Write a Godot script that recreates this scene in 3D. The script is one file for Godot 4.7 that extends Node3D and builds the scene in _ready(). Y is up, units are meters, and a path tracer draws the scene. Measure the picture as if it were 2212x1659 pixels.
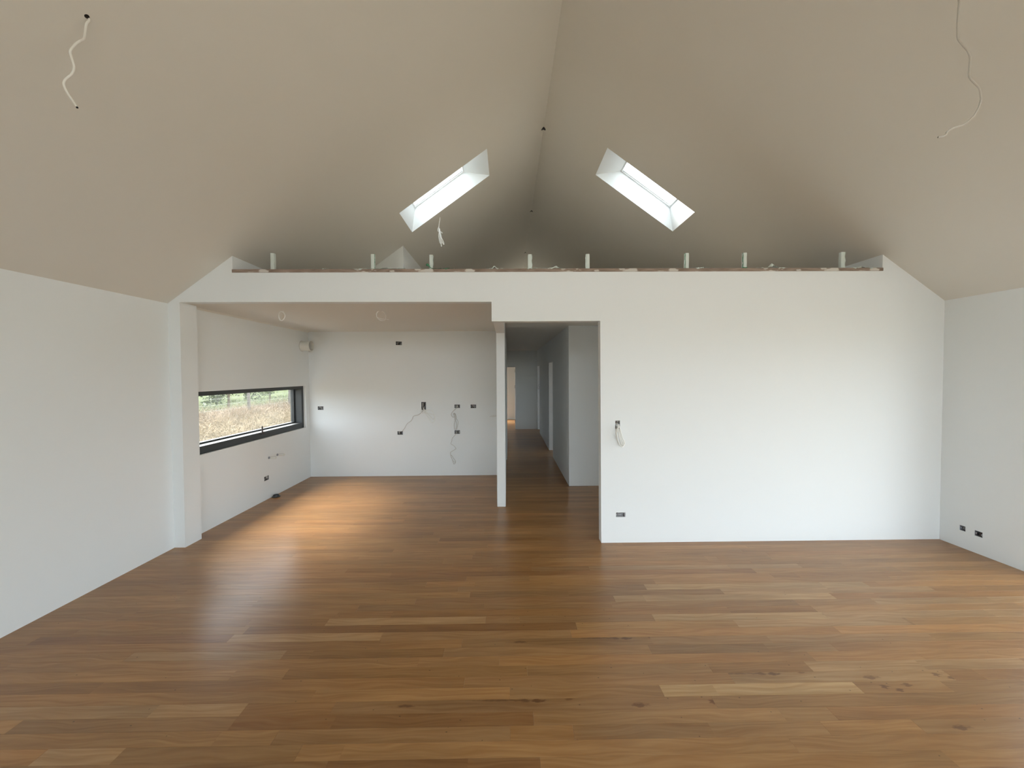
extends Node3D
# An empty, newly plastered gable room with timber floor, kitchen recess, hall and loft. y up, metres.
# The front wall's face is the plane z = 0, the left wall's face x = 0, the floor's top y = 0.

const W := 7.655          # room width
const EAVE := 2.4         # where the sloping ceiling meets the side walls
const RIDGE := 5.163
const S := (RIDGE - EAVE) / (W / 2.0)
const REAR := 6.0         # inner face of the rear wall, behind the camera
const END := -10.5        # inner face of the far end wall
const LOW := 2.415        # ceiling over kitchen and hall
const GABLE_GLASS := [Vector2(0.7, 2.52), Vector2(W - 0.7, 2.52), Vector2(W - 0.7, 2.72), Vector2(W - 1.6, 3.37), Vector2(1.6, 3.37), Vector2(0.7, 2.72)]
const ROW := 0.0755       # width of a floorboard
const ROW0 := 1.736       # far edge of board row 0

var rng := RandomNumberGenerator.new()
var taken := {}
var m := {}

func _ready() -> void:
	rng.seed = 20240611
	# ---------- camera, sky, exposure
	var cam := Camera3D.new()
	cam.name = "camera"
	cam.fov = 2.0 * rad_to_deg(atan(829.5 / 820.0))
	cam.position = Vector3(3.297, 1.691, 3.747)
	cam.rotation_degrees = Vector3(-1.451, -0.68, -0.335)
	cam.near = 0.05
	cam.far = 300.0
	add_child(cam)
	cam.current = true
	var sky := ProceduralSkyMaterial.new()          # even, bright overcast
	sky.sky_top_color = Color(0.845, 0.90, 0.945)
	sky.sky_horizon_color = Color(0.905, 0.94, 0.965)
	sky.sky_curve = 0.2
	sky.ground_bottom_color = Color(0.45, 0.45, 0.36)
	sky.ground_horizon_color = Color(0.62, 0.63, 0.55)
	var env := Environment.new()
	env.background_mode = Environment.BG_SKY
	env.sky = Sky.new()
	env.sky.sky_material = sky
	env.background_energy_multiplier = 7.6
	env.tonemap_mode = Environment.TONE_MAPPER_LINEAR
	env.tonemap_exposure = 0.97
	env.sdfgi_enabled = true
	env.ssao_enabled = true
	env.ssil_enabled = true
	var we := WorldEnvironment.new()
	we.name = "world"
	we.environment = env
	add_child(we)

	# the sun behind thin cloud: high on the left, very soft
	var sun := DirectionalLight3D.new()
	sun.name = "sun"
	sun.light_energy = 13.0
	sun.light_color = Color(1.0, 0.99, 0.97)
	sun.light_angular_distance = 42.0
	sun.shadow_enabled = true
	sun.sky_mode = DirectionalLight3D.SKY_MODE_LIGHT_ONLY
	add_child(sun)
	sun.look_at_from_position(Vector3(-6.4, 8.0, -3.0), Vector3.ZERO)

	make_materials()
	shell()
	interior_walls()
	floor_boards()
	glazing()
	loft_edge()
	wall_boxes()
	cables()
	kitchen_bits()
	hall_bits()
	outside()

# ================================================================ helpers
func numbered(called: String) -> String:
	if not taken.has(called):
		taken[called] = 0
		return called
	taken[called] += 1
	return "%s_%03d" % [called, taken[called]]

func tag(o: Node, label: String, category := "", group := "", kind := ""):
	if label: o.set_meta("label", label)
	if category: o.set_meta("category", category)
	if group: o.set_meta("group", group)
	if kind: o.set_meta("kind", kind)
	return o

func thing(called: String, at: Vector3, label: String, category: String, group := "", kind := "") -> Node3D:
	var o := Node3D.new()
	o.name = numbered(called)
	o.position = at
	add_child(o)
	tag(o, label, category, group, kind)
	return o

func st_new() -> SurfaceTool:
	var st := SurfaceTool.new()
	st.begin(Mesh.PRIMITIVE_TRIANGLES)
	return st

func put(st: SurfaceTool, called: String, mat: Material, parent: Node3D = null) -> MeshInstance3D:
	var o := MeshInstance3D.new()
	o.mesh = st.commit()
	o.mesh.surface_set_material(0, mat)
	o.name = numbered(called) if parent == null else called
	if parent == null: add_child(o)
	else: parent.add_child(o, true)
	return o

func tri(st: SurfaceTool, a: Vector3, b: Vector3, c: Vector3, mid: Vector3) -> void:
	var n := (b - a).cross(c - a)
	if n.dot((a + b + c) / 3.0 - mid) > 0.0:      # Godot's front faces run clockwise
		var t := b
		b = c
		c = t
		n = -n
	n = -n.normalized()
	for v in [a, b, c]:
		st.set_normal(n)
		st.add_vertex(v)

func quad(st: SurfaceTool, a: Vector3, b: Vector3, c: Vector3, d: Vector3, mid: Vector3) -> void:
	tri(st, a, b, c, mid)
	tri(st, a, c, d, mid)

# a box with chamfered edges, between two corners
func cbox(st: SurfaceTool, lo: Vector3, hi: Vector3, c := 0.003, xf := Transform3D()) -> void:
	var mid := (lo + hi) / 2.0
	var h := (hi - lo) / 2.0
	c = minf(c, minf(h.x, minf(h.y, h.z)) * 0.9)
	var f := func(axis: int, s: Vector3) -> Vector3:
		var p := Vector3(s.x * (h.x - c), s.y * (h.y - c), s.z * (h.z - c))
		p[axis] = s[axis] * h[axis]
		return xf * (mid + p)
	var o: Vector3 = xf * mid
	for axis in 3:
		var b := (axis + 1) % 3
		var d := (axis + 2) % 3
		for s in [-1.0, 1.0]:
			var q := []
			for k in [[-1.0, -1.0], [1.0, -1.0], [1.0, 1.0], [-1.0, 1.0]]:
				var sg := Vector3.ZERO
				sg[axis] = s
				sg[b] = k[0]
				sg[d] = k[1]
				q.append(f.call(axis, sg))
			quad(st, q[0], q[1], q[2], q[3], o)
		for sb in [-1.0, 1.0]:
			for sd in [-1.0, 1.0]:
				var s1 := Vector3.ZERO
				s1[axis] = -1.0
				s1[b] = sb
				s1[d] = sd
				var s2 := s1
				s2[axis] = 1.0
				quad(st, f.call(b, s1), f.call(b, s2), f.call(d, s2), f.call(d, s1), o)
	for sx in [-1.0, 1.0]:
		for sy in [-1.0, 1.0]:
			for sz in [-1.0, 1.0]:
				var sg := Vector3(sx, sy, sz)
				tri(st, f.call(0, sg), f.call(1, sg), f.call(2, sg), o)

func box(called: String, lo: Vector3, hi: Vector3, mat: Material, parent: Node3D = null, c := 0.003) -> MeshInstance3D:
	var st := st_new()
	cbox(st, lo, hi, c)
	return put(st, called, mat, parent)

# a smooth curve through points
func smooth(pts: Array, steps := 6, closed := false) -> Array:
	var out := []
	var n := pts.size()
	for i in (n if closed else n - 1):
		var p0: Vector3 = pts[(i - 1 + n) % n] if closed or i > 0 else pts[0]
		var p1: Vector3 = pts[i]
		var p2: Vector3 = pts[(i + 1) % n]
		var p3: Vector3 = pts[(i + 2) % n] if closed or i + 2 < n else pts[n - 1]
		for k in steps:
			out.append(p1.cubic_interpolate(p2, p0, p3, float(k) / steps))
	out.append(pts[0] if closed else pts[n - 1])
	return out

func tube(st: SurfaceTool, path: Array, r: float, sides := 7, flat := 1.0) -> void:
	var rings := []
	var side := Vector3.ZERO
	for i in path.size():
		var dir: Vector3 = (path[mini(i + 1, path.size() - 1)] - path[maxi(i - 1, 0)]).normalized()
		if side == Vector3.ZERO:
			side = dir.cross(Vector3.UP if absf(dir.y) < 0.9 else Vector3.RIGHT).normalized()
		side = (side - dir * side.dot(dir)).normalized()
		var other := dir.cross(side)
		var ring := []
		for k in sides:
			var a := TAU * k / sides
			var n := side * cos(a) + other * sin(a) * flat
			ring.append([path[i] + n * r, n.normalized()])
		rings.append(ring)
	for i in rings.size() - 1:
		for k in sides:
			var a: Array = rings[i][k]
			var b: Array = rings[i + 1][k]
			var c: Array = rings[i + 1][(k + 1) % sides]
			var d: Array = rings[i][(k + 1) % sides]
			for v in [a, b, c, a, c, d]:
				st.set_normal(v[1])
				st.add_vertex(v[0])
	for e in [0, rings.size() - 1]:
		var n: Vector3 = (path[0] - path[1]).normalized() if e == 0 else (path[-1] - path[-2]).normalized()
		for k in sides:
			var q := [path[e], rings[e][k][0], rings[e][(k + 1) % sides][0]]
			if e == 0: q = [q[0], q[2], q[1]]
			for v in q:
				st.set_normal(n)
				st.add_vertex(v)

# profile [radius, height] turned about an axis through at
func lathe(st: SurfaceTool, profile: Array, at: Vector3, axis: Vector3, sides := 24) -> void:
	var u := axis.cross(Vector3.UP if absf(axis.y) < 0.9 else Vector3.RIGHT).normalized()
	var w := axis.cross(u)
	for i in profile.size() - 1:
		var p: Array = profile[i]
		var q: Array = profile[i + 1]
		var nr: float = q[1] - p[1]
		var nh: float = p[0] - q[0]
		for k in sides:
			var d0 := u * cos(TAU * k / sides) + w * sin(TAU * k / sides)
			var d1 := u * cos(TAU * (k + 1) / sides) + w * sin(TAU * (k + 1) / sides)
			var n0 := (d0 * nr + axis * nh).normalized()
			var n1 := (d1 * nr + axis * nh).normalized()
			var a: Vector3 = at + d0 * p[0] + axis * p[1]
			var b: Vector3 = at + d0 * q[0] + axis * q[1]
			var c: Vector3 = at + d1 * q[0] + axis * q[1]
			var d: Vector3 = at + d1 * p[0] + axis * p[1]
			for v in [[a, n0], [b, n0], [c, n1], [a, n0], [c, n1], [d, n1]]:
				st.set_normal(v[1])
				st.add_vertex(v[0])

func ray_noise(freq: float, oct := 3, sd := 1) -> FastNoiseLite:
	var n := FastNoiseLite.new()
	n.seed = sd
	n.frequency = freq
	n.noise_type = FastNoiseLite.TYPE_SIMPLEX_SMOOTH
	n.fractal_octaves = oct
	return n

# ---- CSG walls
func csg_root(called: String) -> CSGCombiner3D:
	var c := CSGCombiner3D.new()
	c.name = numbered(called)
	c.set_meta("kind", "structure")
	add_child(c)
	return c

func csg_box(root: CSGCombiner3D, lo: Vector3, hi: Vector3, cut := false, mat: Material = null) -> void:
	var b := CSGBox3D.new()
	b.name = "opening" if cut else "body"
	b.size = hi - lo
	b.position = (lo + hi) / 2.0
	b.material = mat if mat else m.paint
	b.operation = CSGShape3D.OPERATION_SUBTRACTION if cut else CSGShape3D.OPERATION_UNION
	root.add_child(b, true)

func csg_poly(root: CSGCombiner3D, pts: PackedVector2Array, z_front: float, z_back: float, cut := false, mat: Material = null) -> void:
	var b := CSGPolygon3D.new()
	b.name = "opening" if cut else "body"
	b.polygon = pts
	b.mode = CSGPolygon3D.MODE_DEPTH
	b.depth = z_front - z_back
	b.position.z = z_front
	b.material = mat if mat else m.paint
	b.operation = CSGShape3D.OPERATION_SUBTRACTION if cut else CSGShape3D.OPERATION_UNION
	root.add_child(b, true)

# ================================================================ materials
func plain(c: Color, rough := 0.6, metal := 0.0) -> StandardMaterial3D:
	var s := StandardMaterial3D.new()
	s.albedo_color = c
	s.roughness = rough
	s.metallic = metal
	return s

func make_materials() -> void:
	m.paint = plain(Color(0.915, 0.93, 0.93), 0.9)
	m.ceiling_shade = m.paint.duplicate()
	m.ceiling_shade.albedo_color = Color(0.89, 0.883, 0.855)  # wall paint darkened and warmed: ceiling shade and floor bounce put into the colour
	m.white_metal = plain(Color(0.92, 0.93, 0.93), 0.4)
	m.frame = plain(Color(0.205, 0.22, 0.225), 0.45)
	m.handle = plain(Color(0.27, 0.25, 0.24), 0.5)
	m.white_plastic = plain(Color(0.88, 0.88, 0.85), 0.5)
	m.cable = plain(Color(0.94, 0.94, 0.92), 0.55)
	m.cable_grey = plain(Color(0.80, 0.79, 0.77), 0.55)
	m.box_grey = plain(Color(0.55, 0.55, 0.57), 0.7)
	m.box_dark = plain(Color(0.45, 0.45, 0.46), 0.7)
	m.zinc = plain(Color(0.62, 0.63, 0.66), 0.4, 0.7)
	m.wire_red = plain(Color(0.45, 0.36, 0.33), 0.5)
	m.wire_black = plain(Color(0.08, 0.08, 0.09), 0.5)
	m.wire_white = plain(Color(0.85, 0.85, 0.83), 0.5)
	m.brass = plain(Color(0.62, 0.55, 0.42), 0.4, 0.6)
	m.film = plain(Color(0.88, 0.92, 0.90), 0.35)
	m.film.backlight_enabled = true
	m.film.backlight = Color(0.35, 0.38, 0.36)
	m.tape = plain(Color(0.32, 0.58, 0.44), 0.45)
	m.sub = plain(Color(0.22, 0.15, 0.10), 0.9)
	m.roof = plain(Color(0.30, 0.31, 0.32), 0.6)
	m.glass = StandardMaterial3D.new()
	m.glass.albedo_color = Color(0.95, 1.0, 0.97, 0.06)
	m.glass.transparency = BaseMaterial3D.TRANSPARENCY_ALPHA
	m.glass.roughness = 0.02
	# timber edge strip: brown board with dabs of plaster and primer on it
	var ed := Image.create(512, 32, false, Image.FORMAT_RGB8)
	var dn := ray_noise(0.02, 4, 21)
	var gn := ray_noise(0.05, 3, 22)
	for x in 512:
		for y in 32:
			var g := gn.get_noise_2d(x * 0.4, y * 3.0) * 0.12
			var c := Color(0.57 + g, 0.50 + g, 0.45 + g)
			var d := dn.get_noise_2d(x * 0.7, y * 1.5)
			if d > 0.30: c = c.lerp(Color(0.82, 0.80, 0.77), clampf((d - 0.30) * 9.0, 0.0, 1.0))
			ed.set_pixel(x, y, c)
	m.edge = plain(Color.WHITE, 0.8)
	m.edge.albedo_texture = ImageTexture.create_from_image(ed)
	m.edge.uv1_triplanar = true
	m.edge.uv1_scale = Vector3(0.5, 8.0, 8.0)
	m.ply = plain(Color(0.68, 0.62, 0.54), 0.8)
	m.board = wood()
	m.straw = plain(Color.WHITE, 0.9)
	m.straw.vertex_color_use_as_albedo = true
	m.straw.backlight_enabled = true
	m.straw.backlight = Color(0.3, 0.28, 0.2)
	m.leaf = plain(Color.WHITE, 0.7)
	m.leaf.vertex_color_use_as_albedo = true
	m.leaf.backlight_enabled = true
	m.leaf.backlight = Color(0.35, 0.4, 0.2)
	m.bark = plain(Color(0.40, 0.35, 0.29), 0.9)
	m.post = plain(Color(0.36, 0.34, 0.32), 0.9)
	m.shed = plain(Color(0.47, 0.48, 0.48), 0.8)
	m.twig = plain(Color(0.46, 0.43, 0.42), 0.8)
	m.wire = plain(Color(0.45, 0.45, 0.44), 0.6)
	m.ground_dry = soil(Color(0.30, 0.24, 0.15), Color(0.42, 0.35, 0.22), 9)
	m.gravel = soil(Color(0.44, 0.42, 0.385), Color(0.57, 0.545, 0.50), 10)
	m.ground_green = soil(Color(0.16, 0.19, 0.10), Color(0.25, 0.28, 0.15), 11)

# mottled ground between two colours
func soil(a: Color, b: Color, sd: int) -> StandardMaterial3D:
	var im := ray_noise(0.03, 5, sd).get_seamless_image(256, 256)
	var out := Image.create(256, 256, false, Image.FORMAT_RGB8)
	for x in 256:
		for y in 256: out.set_pixel(x, y, a.lerp(b, im.get_pixel(x, y).r))
	var s := plain(Color.WHITE, 1.0)
	s.metallic_specular = 0.2
	s.albedo_texture = ImageTexture.create_from_image(out)
	s.uv1_triplanar = true
	s.uv1_world_triplanar = true
	s.uv1_scale = Vector3(0.7, 0.7, 0.7)
	return s

# grain of eight boards, one above the other; the last band carries knots
func wood() -> StandardMaterial3D:
	var w := 1536
	var h := 384
	var band := h / 8
	var coarse := ray_noise(0.02, 2, 31)
	var fine := ray_noise(0.05, 3, 32)
	var pores := ray_noise(0.11, 2, 33)
	var knot_noise := ray_noise(0.09, 4, 34)
	var data := PackedByteArray()
	data.resize(w * h * 3)
	var rough := PackedByteArray()
	rough.resize(w * h)
	var knots := [   # u, v within band, length, height, dark
		[0.20, 0.42, 34.0, 5.0, 0.85], [0.40, 0.10, 60.0, 4.0, 0.55], [0.455, 0.13, 30.0, 6.0, 0.8], [0.485, 0.16, 26.0, 7.0, 0.95],
		[0.55, 0.10, 20.0, 4.0, 0.6], [0.70, 0.62, 26.0, 9.0, 0.75], [0.86, 0.45, 16.0, 8.0, 0.85], [0.885, 0.75, 14.0, 7.0, 0.8], [0.915, 0.35, 18.0, 8.0, 0.75]]
	var k := 0
	for y in h:
		var b := y / band
		for x in w:
			var fx := float(x)
			var fy := float(y) + b * 300.0
			var warp := coarse.get_noise_2d(fx * 0.12, fy * 0.5)
			var g := fine.get_noise_2d(fx * 0.05, fy * 1.5 + warp * 26.0)
			var p := pores.get_noise_2d(fx * 0.12, fy * 3.0)
			var big := coarse.get_noise_2d(fx * 0.05 + 500.0, fy * 0.35 + 90.0)
			var t := 0.91 + g * 0.09 + p * 0.03 + big * 0.09
			var dark := 0.0
			if b == 7:
				for q in knots:
					var dx: float = (fx / w - q[0]) * w / q[2]
					var dy: float = (float(y % band) / band - q[1]) * band / q[3]
					var ragged := knot_noise.get_noise_2d(fx * 0.35, fy * 1.6)
					var d := absf(dx) * 1.1 + dy * dy + ragged * 1.1
					if d < 1.3: dark = maxf(dark, q[4] * clampf((1.3 - d) * 1.3, 0.0, 1.0))
			t = clampf(t, 0.55, 1.0)
			var c := Color(t, t * (0.955 + g * 0.05), t * (0.90 + g * 0.12))
			c = c.lerp(Color(0.42, 0.29, 0.20), dark * 0.55)
			data[k] = int(clampf(c.r, 0, 1) * 255.0)
			data[k + 1] = int(clampf(c.g, 0, 1) * 255.0)
			data[k + 2] = int(clampf(c.b, 0, 1) * 255.0)
			k += 3
	# small pin knots and gum flecks
	for i in 22:
		var cx := rng.randi_range(6, w - 7)
		var cy := rng.randi_range(3, h - 4)
		var rx := rng.randf_range(1.5, 4.0)
		for dx in range(-5, 6):
			for dy in range(-2, 3):
				var d := pow(dx / rx, 2.0) + pow(dy / 1.6, 2.0)
				if d < 1.0:
					var at := ((cy + dy) * w + cx + dx) * 3
					for ch in 3: data[at + ch] = int(data[at + ch] * (0.55 + 0.35 * d))
	var s := plain(Color.WHITE, 0.29)
	s.albedo_texture = ImageTexture.create_from_image(Image.create_from_data(w, h, false, Image.FORMAT_RGB8, data))
	s.vertex_color_use_as_albedo = true
	s.metallic_specular = 0.5
	return s

# ================================================================ the shell
func slope_y(x: float) -> float:
	return EAVE + S * minf(x, W - x)

func shell() -> void:
	# gable roof with the sloping ceiling as its underside
	var roof := csg_root("ceiling")
	var up := 0.30 * sqrt(1.0 + S * S)
	var o := 0.45
	csg_poly(roof, PackedVector2Array([Vector2(-o, EAVE - S * o), Vector2(W / 2, RIDGE), Vector2(W + o, EAVE - S * o), Vector2(W + o, EAVE - S * o + up), Vector2(W / 2, RIDGE + up), Vector2(-o, EAVE - S * o + up)]), REAR + 0.25, END - 0.25, false, m.ceiling_shade)
	# skylight wells: plumb below, level above, straight sides
	var well := [Vector2(1.911, 3.78), Vector2(1.956, 4.122), Vector2(1.80, 4.34), Vector2(2.53, 4.87), Vector2(2.685, 4.657), Vector2(3.052, 4.602)]
	var wl := PackedVector2Array()
	var wr := PackedVector2Array()
	for p in well:
		wl.append(p)
		wr.append(Vector2(W - p.x, p.y))
	var dip := Vector2(0.0, -0.02)
	wl[0] = wl[0] + dip
	wl[5] = wl[5] + Vector2(0.03, -0.004)
	wr[0] = wr[0] + dip
	wr[5] = wr[5] + Vector2(-0.03, -0.004)
	csg_poly(roof, wl, -1.225, -1.885, true)
	wr.reverse()
	csg_poly(roof, wr, -1.205, -1.865, true)
	for z in [-1.697, -4.4, -7.152]:          # holes for pendant cables along the ridge
		var c := CSGCylinder3D.new()
		c.name = "opening"
		c.radius = 0.032
		c.height = 0.36
		c.sides = 20
		c.position = Vector3(W / 2, RIDGE + 0.10, z)
		c.material = m.box_dark
		c.operation = CSGShape3D.OPERATION_SUBTRACTION
		roof.add_child(c, true)
	# outer walls
	var left := csg_root("wall_left")
	csg_box(left, Vector3(-0.22, 0, END - 0.2), Vector3(0, EAVE + 0.05, REAR + 0.2))
	csg_box(left, Vector3(-0.3, 0.842, -2.49), Vector3(0.1, 1.524, -0.25), true)
	csg_box(left, Vector3(-0.3, 0.9, -9.9), Vector3(0.1, 2.05, -8.5), true)
	cut_box_left(left)
	var right := csg_root("wall_right")
	csg_box(right, Vector3(W, 0, END - 0.2), Vector3(W + 0.22, EAVE + 0.05, REAR + 0.2))
	csg_box(right, Vector3(W - 0.1, 0.03, 0.68), Vector3(W + 0.3, 2.32, 4.9), true)
	csg_box(right, Vector3(W - 0.1, 0.5, -1.65), Vector3(W + 0.3, 2.1, -0.35), true)
	csg_box(right, Vector3(W - 0.1, 0.6, -5.2), Vector3(W + 0.3, 2.1, -3.2), true)
	csg_box(right, Vector3(W - 0.1, 0.6, -7.7), Vector3(W + 0.3, 2.1, -6.2), true)
	cut_box_right(right)
	var gable := PackedVector2Array([Vector2(0, 0), Vector2(W, 0), Vector2(W, EAVE), Vector2(W / 2, RIDGE), Vector2(0, EAVE)])
	var rear := csg_root("wall_rear")
	csg_poly(rear, gable, REAR + 0.2, REAR)
	csg_box(rear, Vector3(2.2, 0.03, REAR - 0.1), Vector3(W - 0.25, 2.38, REAR + 0.3), true)
	csg_poly(rear, PackedVector2Array(GABLE_GLASS), REAR + 0.3, REAR - 0.1, true)
	var far := csg_root("wall_end")
	csg_poly(far, gable, END, END - 0.2)
	csg_box(far, Vector3(2.0, 2.9, END - 0.3), Vector3(5.65, 3.75, END + 0.1), true)
	csg_box(far, Vector3(1.1, 0.3, END - 0.3), Vector3(2.9, 2.1, END + 0.1), true)

var box_spots := [   # wall, centre, width, height, label
	["kitchen", Vector3(1.494, 2.219, 0), 0.10, 0.058, "rough-in box with wire ends high on kitchen back wall"],
	["kitchen", Vector3(0.182, 1.148, 0), 0.095, 0.058, "rough-in box on kitchen back wall beside the long window"],
	["kitchen", Vector3(1.894, 1.174, 0), 0.078, 0.130, "tall double rough-in box with coiled cable spilling from it"],
	["kitchen", Vector3(1.497, 0.722, 0), 0.092, 0.058, "rough-in box at lower end of the slanting kitchen cable"],
	["kitchen", Vector3(2.454, 1.163, 0), 0.092, 0.058, "rough-in box with a looped cable hanging below it"],
	["kitchen", Vector3(2.450, 0.730, 0), 0.092, 0.058, "rough-in box under the looped cable, zigzag cable below"],
	["kitchen", Vector3(2.723, 1.161, 0), 0.092, 0.058, "rough-in box nearest the partition on kitchen back wall"],
	["front", Vector3(4.388, 1.185, 0), 0.050, 0.085, "switch box with white cable bundle beside hall opening"],
	["front", Vector3(4.421, 0.281, 0), 0.095, 0.046, "low socket box with steel yoke on big white wall"],
	["right", Vector3(W, 0.189, 0.191), 0.050, 0.050, "low dark socket box on right wall, nearer the corner"],
	["right", Vector3(W, 0.186, 0.315), 0.062, 0.050, "low socket box on right wall with white wire ends"],
	["left", Vector3(0, 0.293, -1.444), 0.10, 0.060, "low rough-in box on wall below kitchen window"],
]
const KITCHEN := -2.6

func cut_box_left(root: CSGCombiner3D) -> void:
	for b in box_spots:
		if b[0] == "left":
			csg_box(root, b[1] + Vector3(-0.05, -b[3] / 2, -b[2] / 2), b[1] + Vector3(0.05, b[3] / 2, b[2] / 2), true)

func cut_box_right(root: CSGCombiner3D) -> void:
	for b in box_spots:
		if b[0] == "right":
			csg_box(root, b[1] + Vector3(-0.05, -b[3] / 2, -b[2] / 2), b[1] + Vector3(0.05, b[3] / 2, b[2] / 2), true)

func cut_boxes_facing(root: CSGCombiner3D, wall: String, z: float) -> void:
	for b in box_spots:
		if b[0] == wall:
			csg_box(root, Vector3(b[1].x - b[2] / 2, b[1].y - b[3] / 2, z - 0.05), Vector3(b[1].x + b[2] / 2, b[1].y + b[3] / 2, z + 0.05), true)

func interior_walls() -> void:
	# front wall of kitchen and hall, with both openings and the low ends beside the loft
	var front := csg_root("wall_front")
	csg_poly(front, PackedVector2Array([Vector2(0, 0), Vector2(0.105, 0), Vector2(0.115, 2.412), Vector2(3.145, 2.405), Vector2(3.145, 2.213), Vector2(4.215, 2.213), Vector2(4.226, 0), Vector2(W, 0), Vector2(W, EAVE), Vector2(W - 0.633, EAVE + S * 0.633), Vector2(W - 0.633, 2.695), Vector2(0.633, 2.695), Vector2(0.633, EAVE + S * 0.633), Vector2(0, EAVE)]), 0.0, -0.095)
	csg_poly(front, PackedVector2Array([Vector2(0, 0), Vector2(0.105, 0), Vector2(0.115, 2.412), Vector2(0, 2.412)]), -0.09, -0.20)
	cut_boxes_facing(front, "front", 0.0)
	# low ceiling, which is also the floor of the loft
	box("ceiling", Vector3(0, LOW, END), Vector3(W, 2.695, -0.095), m.ceiling_shade, null, 0.0005).set_meta("kind", "structure")
	box("floor_loft", Vector3(0.5, 2.695, END), Vector3(W - 0.5, 2.718, -0.305), m.ply, null, 0.0005).set_meta("kind", "structure")
	# kitchen back wall
	var back := csg_root("wall_kitchen")
	csg_box(back, Vector3(0, 0, KITCHEN - 0.1), Vector3(3.156, LOW, KITCHEN))
	cut_boxes_facing(back, "kitchen", KITCHEN)
	# partition between kitchen and hall, and the beam that carries on from it to the front wall
	var part := st_new()
	cbox(part, Vector3(3.156, 0, -7.93), Vector3(3.265, LOW, -1.06), 0.006)
	put(part, "wall_partition", m.paint).set_meta("kind", "structure")
	box("trim_1", Vector3(3.156, 2.213, -1.06), Vector3(3.265, LOW, -0.095), m.paint, null, 0.003).set_meta("kind", "structure")
	box("wall_hall_left", Vector3(3.20, 0, -7.93), Vector3(3.282, LOW, -3.75), m.paint).set_meta("kind", "structure")
	# hall: wall of the recess and long right wall with two doorways
	box("wall_recess", Vector3(4.215, 0, -2.03), Vector3(W, LOW, -1.93), m.paint, null, 0.004).set_meta("kind", "structure")
	var hr := csg_root("wall_hall_right")
	csg_box(hr, Vector3(4.215, 0, -7.93), Vector3(4.305, LOW, -2.03))
	csg_box(hr, Vector3(4.1, -0.1, -4.66), Vector3(4.4, 1.955, -3.93), true)
	csg_box(hr, Vector3(4.1, -0.1, -7.87), Vector3(4.4, 1.955, -7.09), true)
	var hf := csg_root("wall_hall_end")
	csg_box(hf, Vector3(0, 0, -8.03), Vector3(W, LOW, -7.93))
	csg_box(hf, Vector3(2.80, -0.1, -8.2), Vector3(3.545, 1.93, -7.8), true)
	box("wall_between_rooms", Vector3(4.305, 0, -5.9), Vector3(W, LOW, -5.8), m.paint).set_meta("kind", "structure")
	# loft: knee walls under the slopes
	knee("wall_loft_left", [Vector2(0.57, -0.095), Vector2(0.633, -0.095), Vector2(0.633, -2.07), Vector2(1.729, -2.07), Vector2(1.729, END), Vector2(1.66, END), Vector2(1.66, -2.14), Vector2(0.57, -2.14)])
	knee("wall_loft_right", [Vector2(W - 0.57, -0.095), Vector2(W - 0.633, -0.095), Vector2(W - 0.633, END), Vector2(W - 0.57, END)])

# a wall on the loft floor whose plan is a polygon of (x, z) and whose top follows the ceiling
func knee(called: String, plan: Array) -> void:
	var st := st_new()
	var flat := PackedVector2Array(plan)
	for i in plan.size():
		var a: Vector2 = plan[i]
		var b: Vector2 = plan[(i + 1) % plan.size()]
		var mid2 := (a + b) / 2.0
		var n2 := Vector2((b - a).y, -(b - a).x).normalized()
		if Geometry2D.is_point_in_polygon(mid2 + n2 * 0.01, flat): n2 = -n2
		var inside := Vector3(mid2.x - n2.x, 2.8, mid2.y - n2.y)
		quad(st, Vector3(a.x, 2.695, a.y), Vector3(b.x, 2.695, b.y), Vector3(b.x, slope_y(b.x), b.y), Vector3(a.x, slope_y(a.x), a.y), inside)
	put(st, called, m.paint).set_meta("kind", "structure")

# ================================================================ floor
func board_mesh(st: SurfaceTool, x0: float, x1: float, row: int, tint: Color, u0: float, band: int) -> void:
	var g := 0.0002
	var c := 0.0003
	var z0 := ROW0 + ROW * row + g
	var z1 := ROW0 + ROW * (row + 1) - g
	var a := x0 + g
	var b := x1 - g
	var uv := func(p: Vector3) -> Vector2:
		return Vector2(u0 + p.x / 2.4, (band + clampf((p.z - z0) / (z1 - z0), 0.03, 0.97)) / 8.0)
	var top := [Vector3(a + c, 0, z0 + c), Vector3(b - c, 0, z0 + c), Vector3(b - c, 0, z1 - c), Vector3(a + c, 0, z1 - c)]
	var rim := [Vector3(a, -c, z0), Vector3(b, -c, z0), Vector3(b, -c, z1), Vector3(a, -c, z1)]
	var low := [Vector3(a, -0.014, z0), Vector3(b, -0.014, z0), Vector3(b, -0.014, z1), Vector3(a, -0.014, z1)]
	var mid := Vector3((a + b) / 2, -0.007, (z0 + z1) / 2)
	var faces := [[top[0], top[1], top[2], top[3]]]
	for k in 4:
		faces.append([top[k], top[(k + 1) % 4], rim[(k + 1) % 4], rim[k]])
		faces.append([rim[k], rim[(k + 1) % 4], low[(k + 1) % 4], low[k]])
	st.set_color(tint)
	for f in faces:
		var n: Vector3 = (f[1] - f[0]).cross(f[2] - f[0]).normalized()
		var q: Array = f
		if n.dot((f[0] + f[2]) / 2.0 - mid) < 0: n = -n
		else: q = [f[3], f[2], f[1], f[0]]
		for i in [0, 1, 2, 0, 2, 3]:
			st.set_normal(n)
			st.set_uv(uv.call(q[i]))
			st.add_vertex(q[i])

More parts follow.
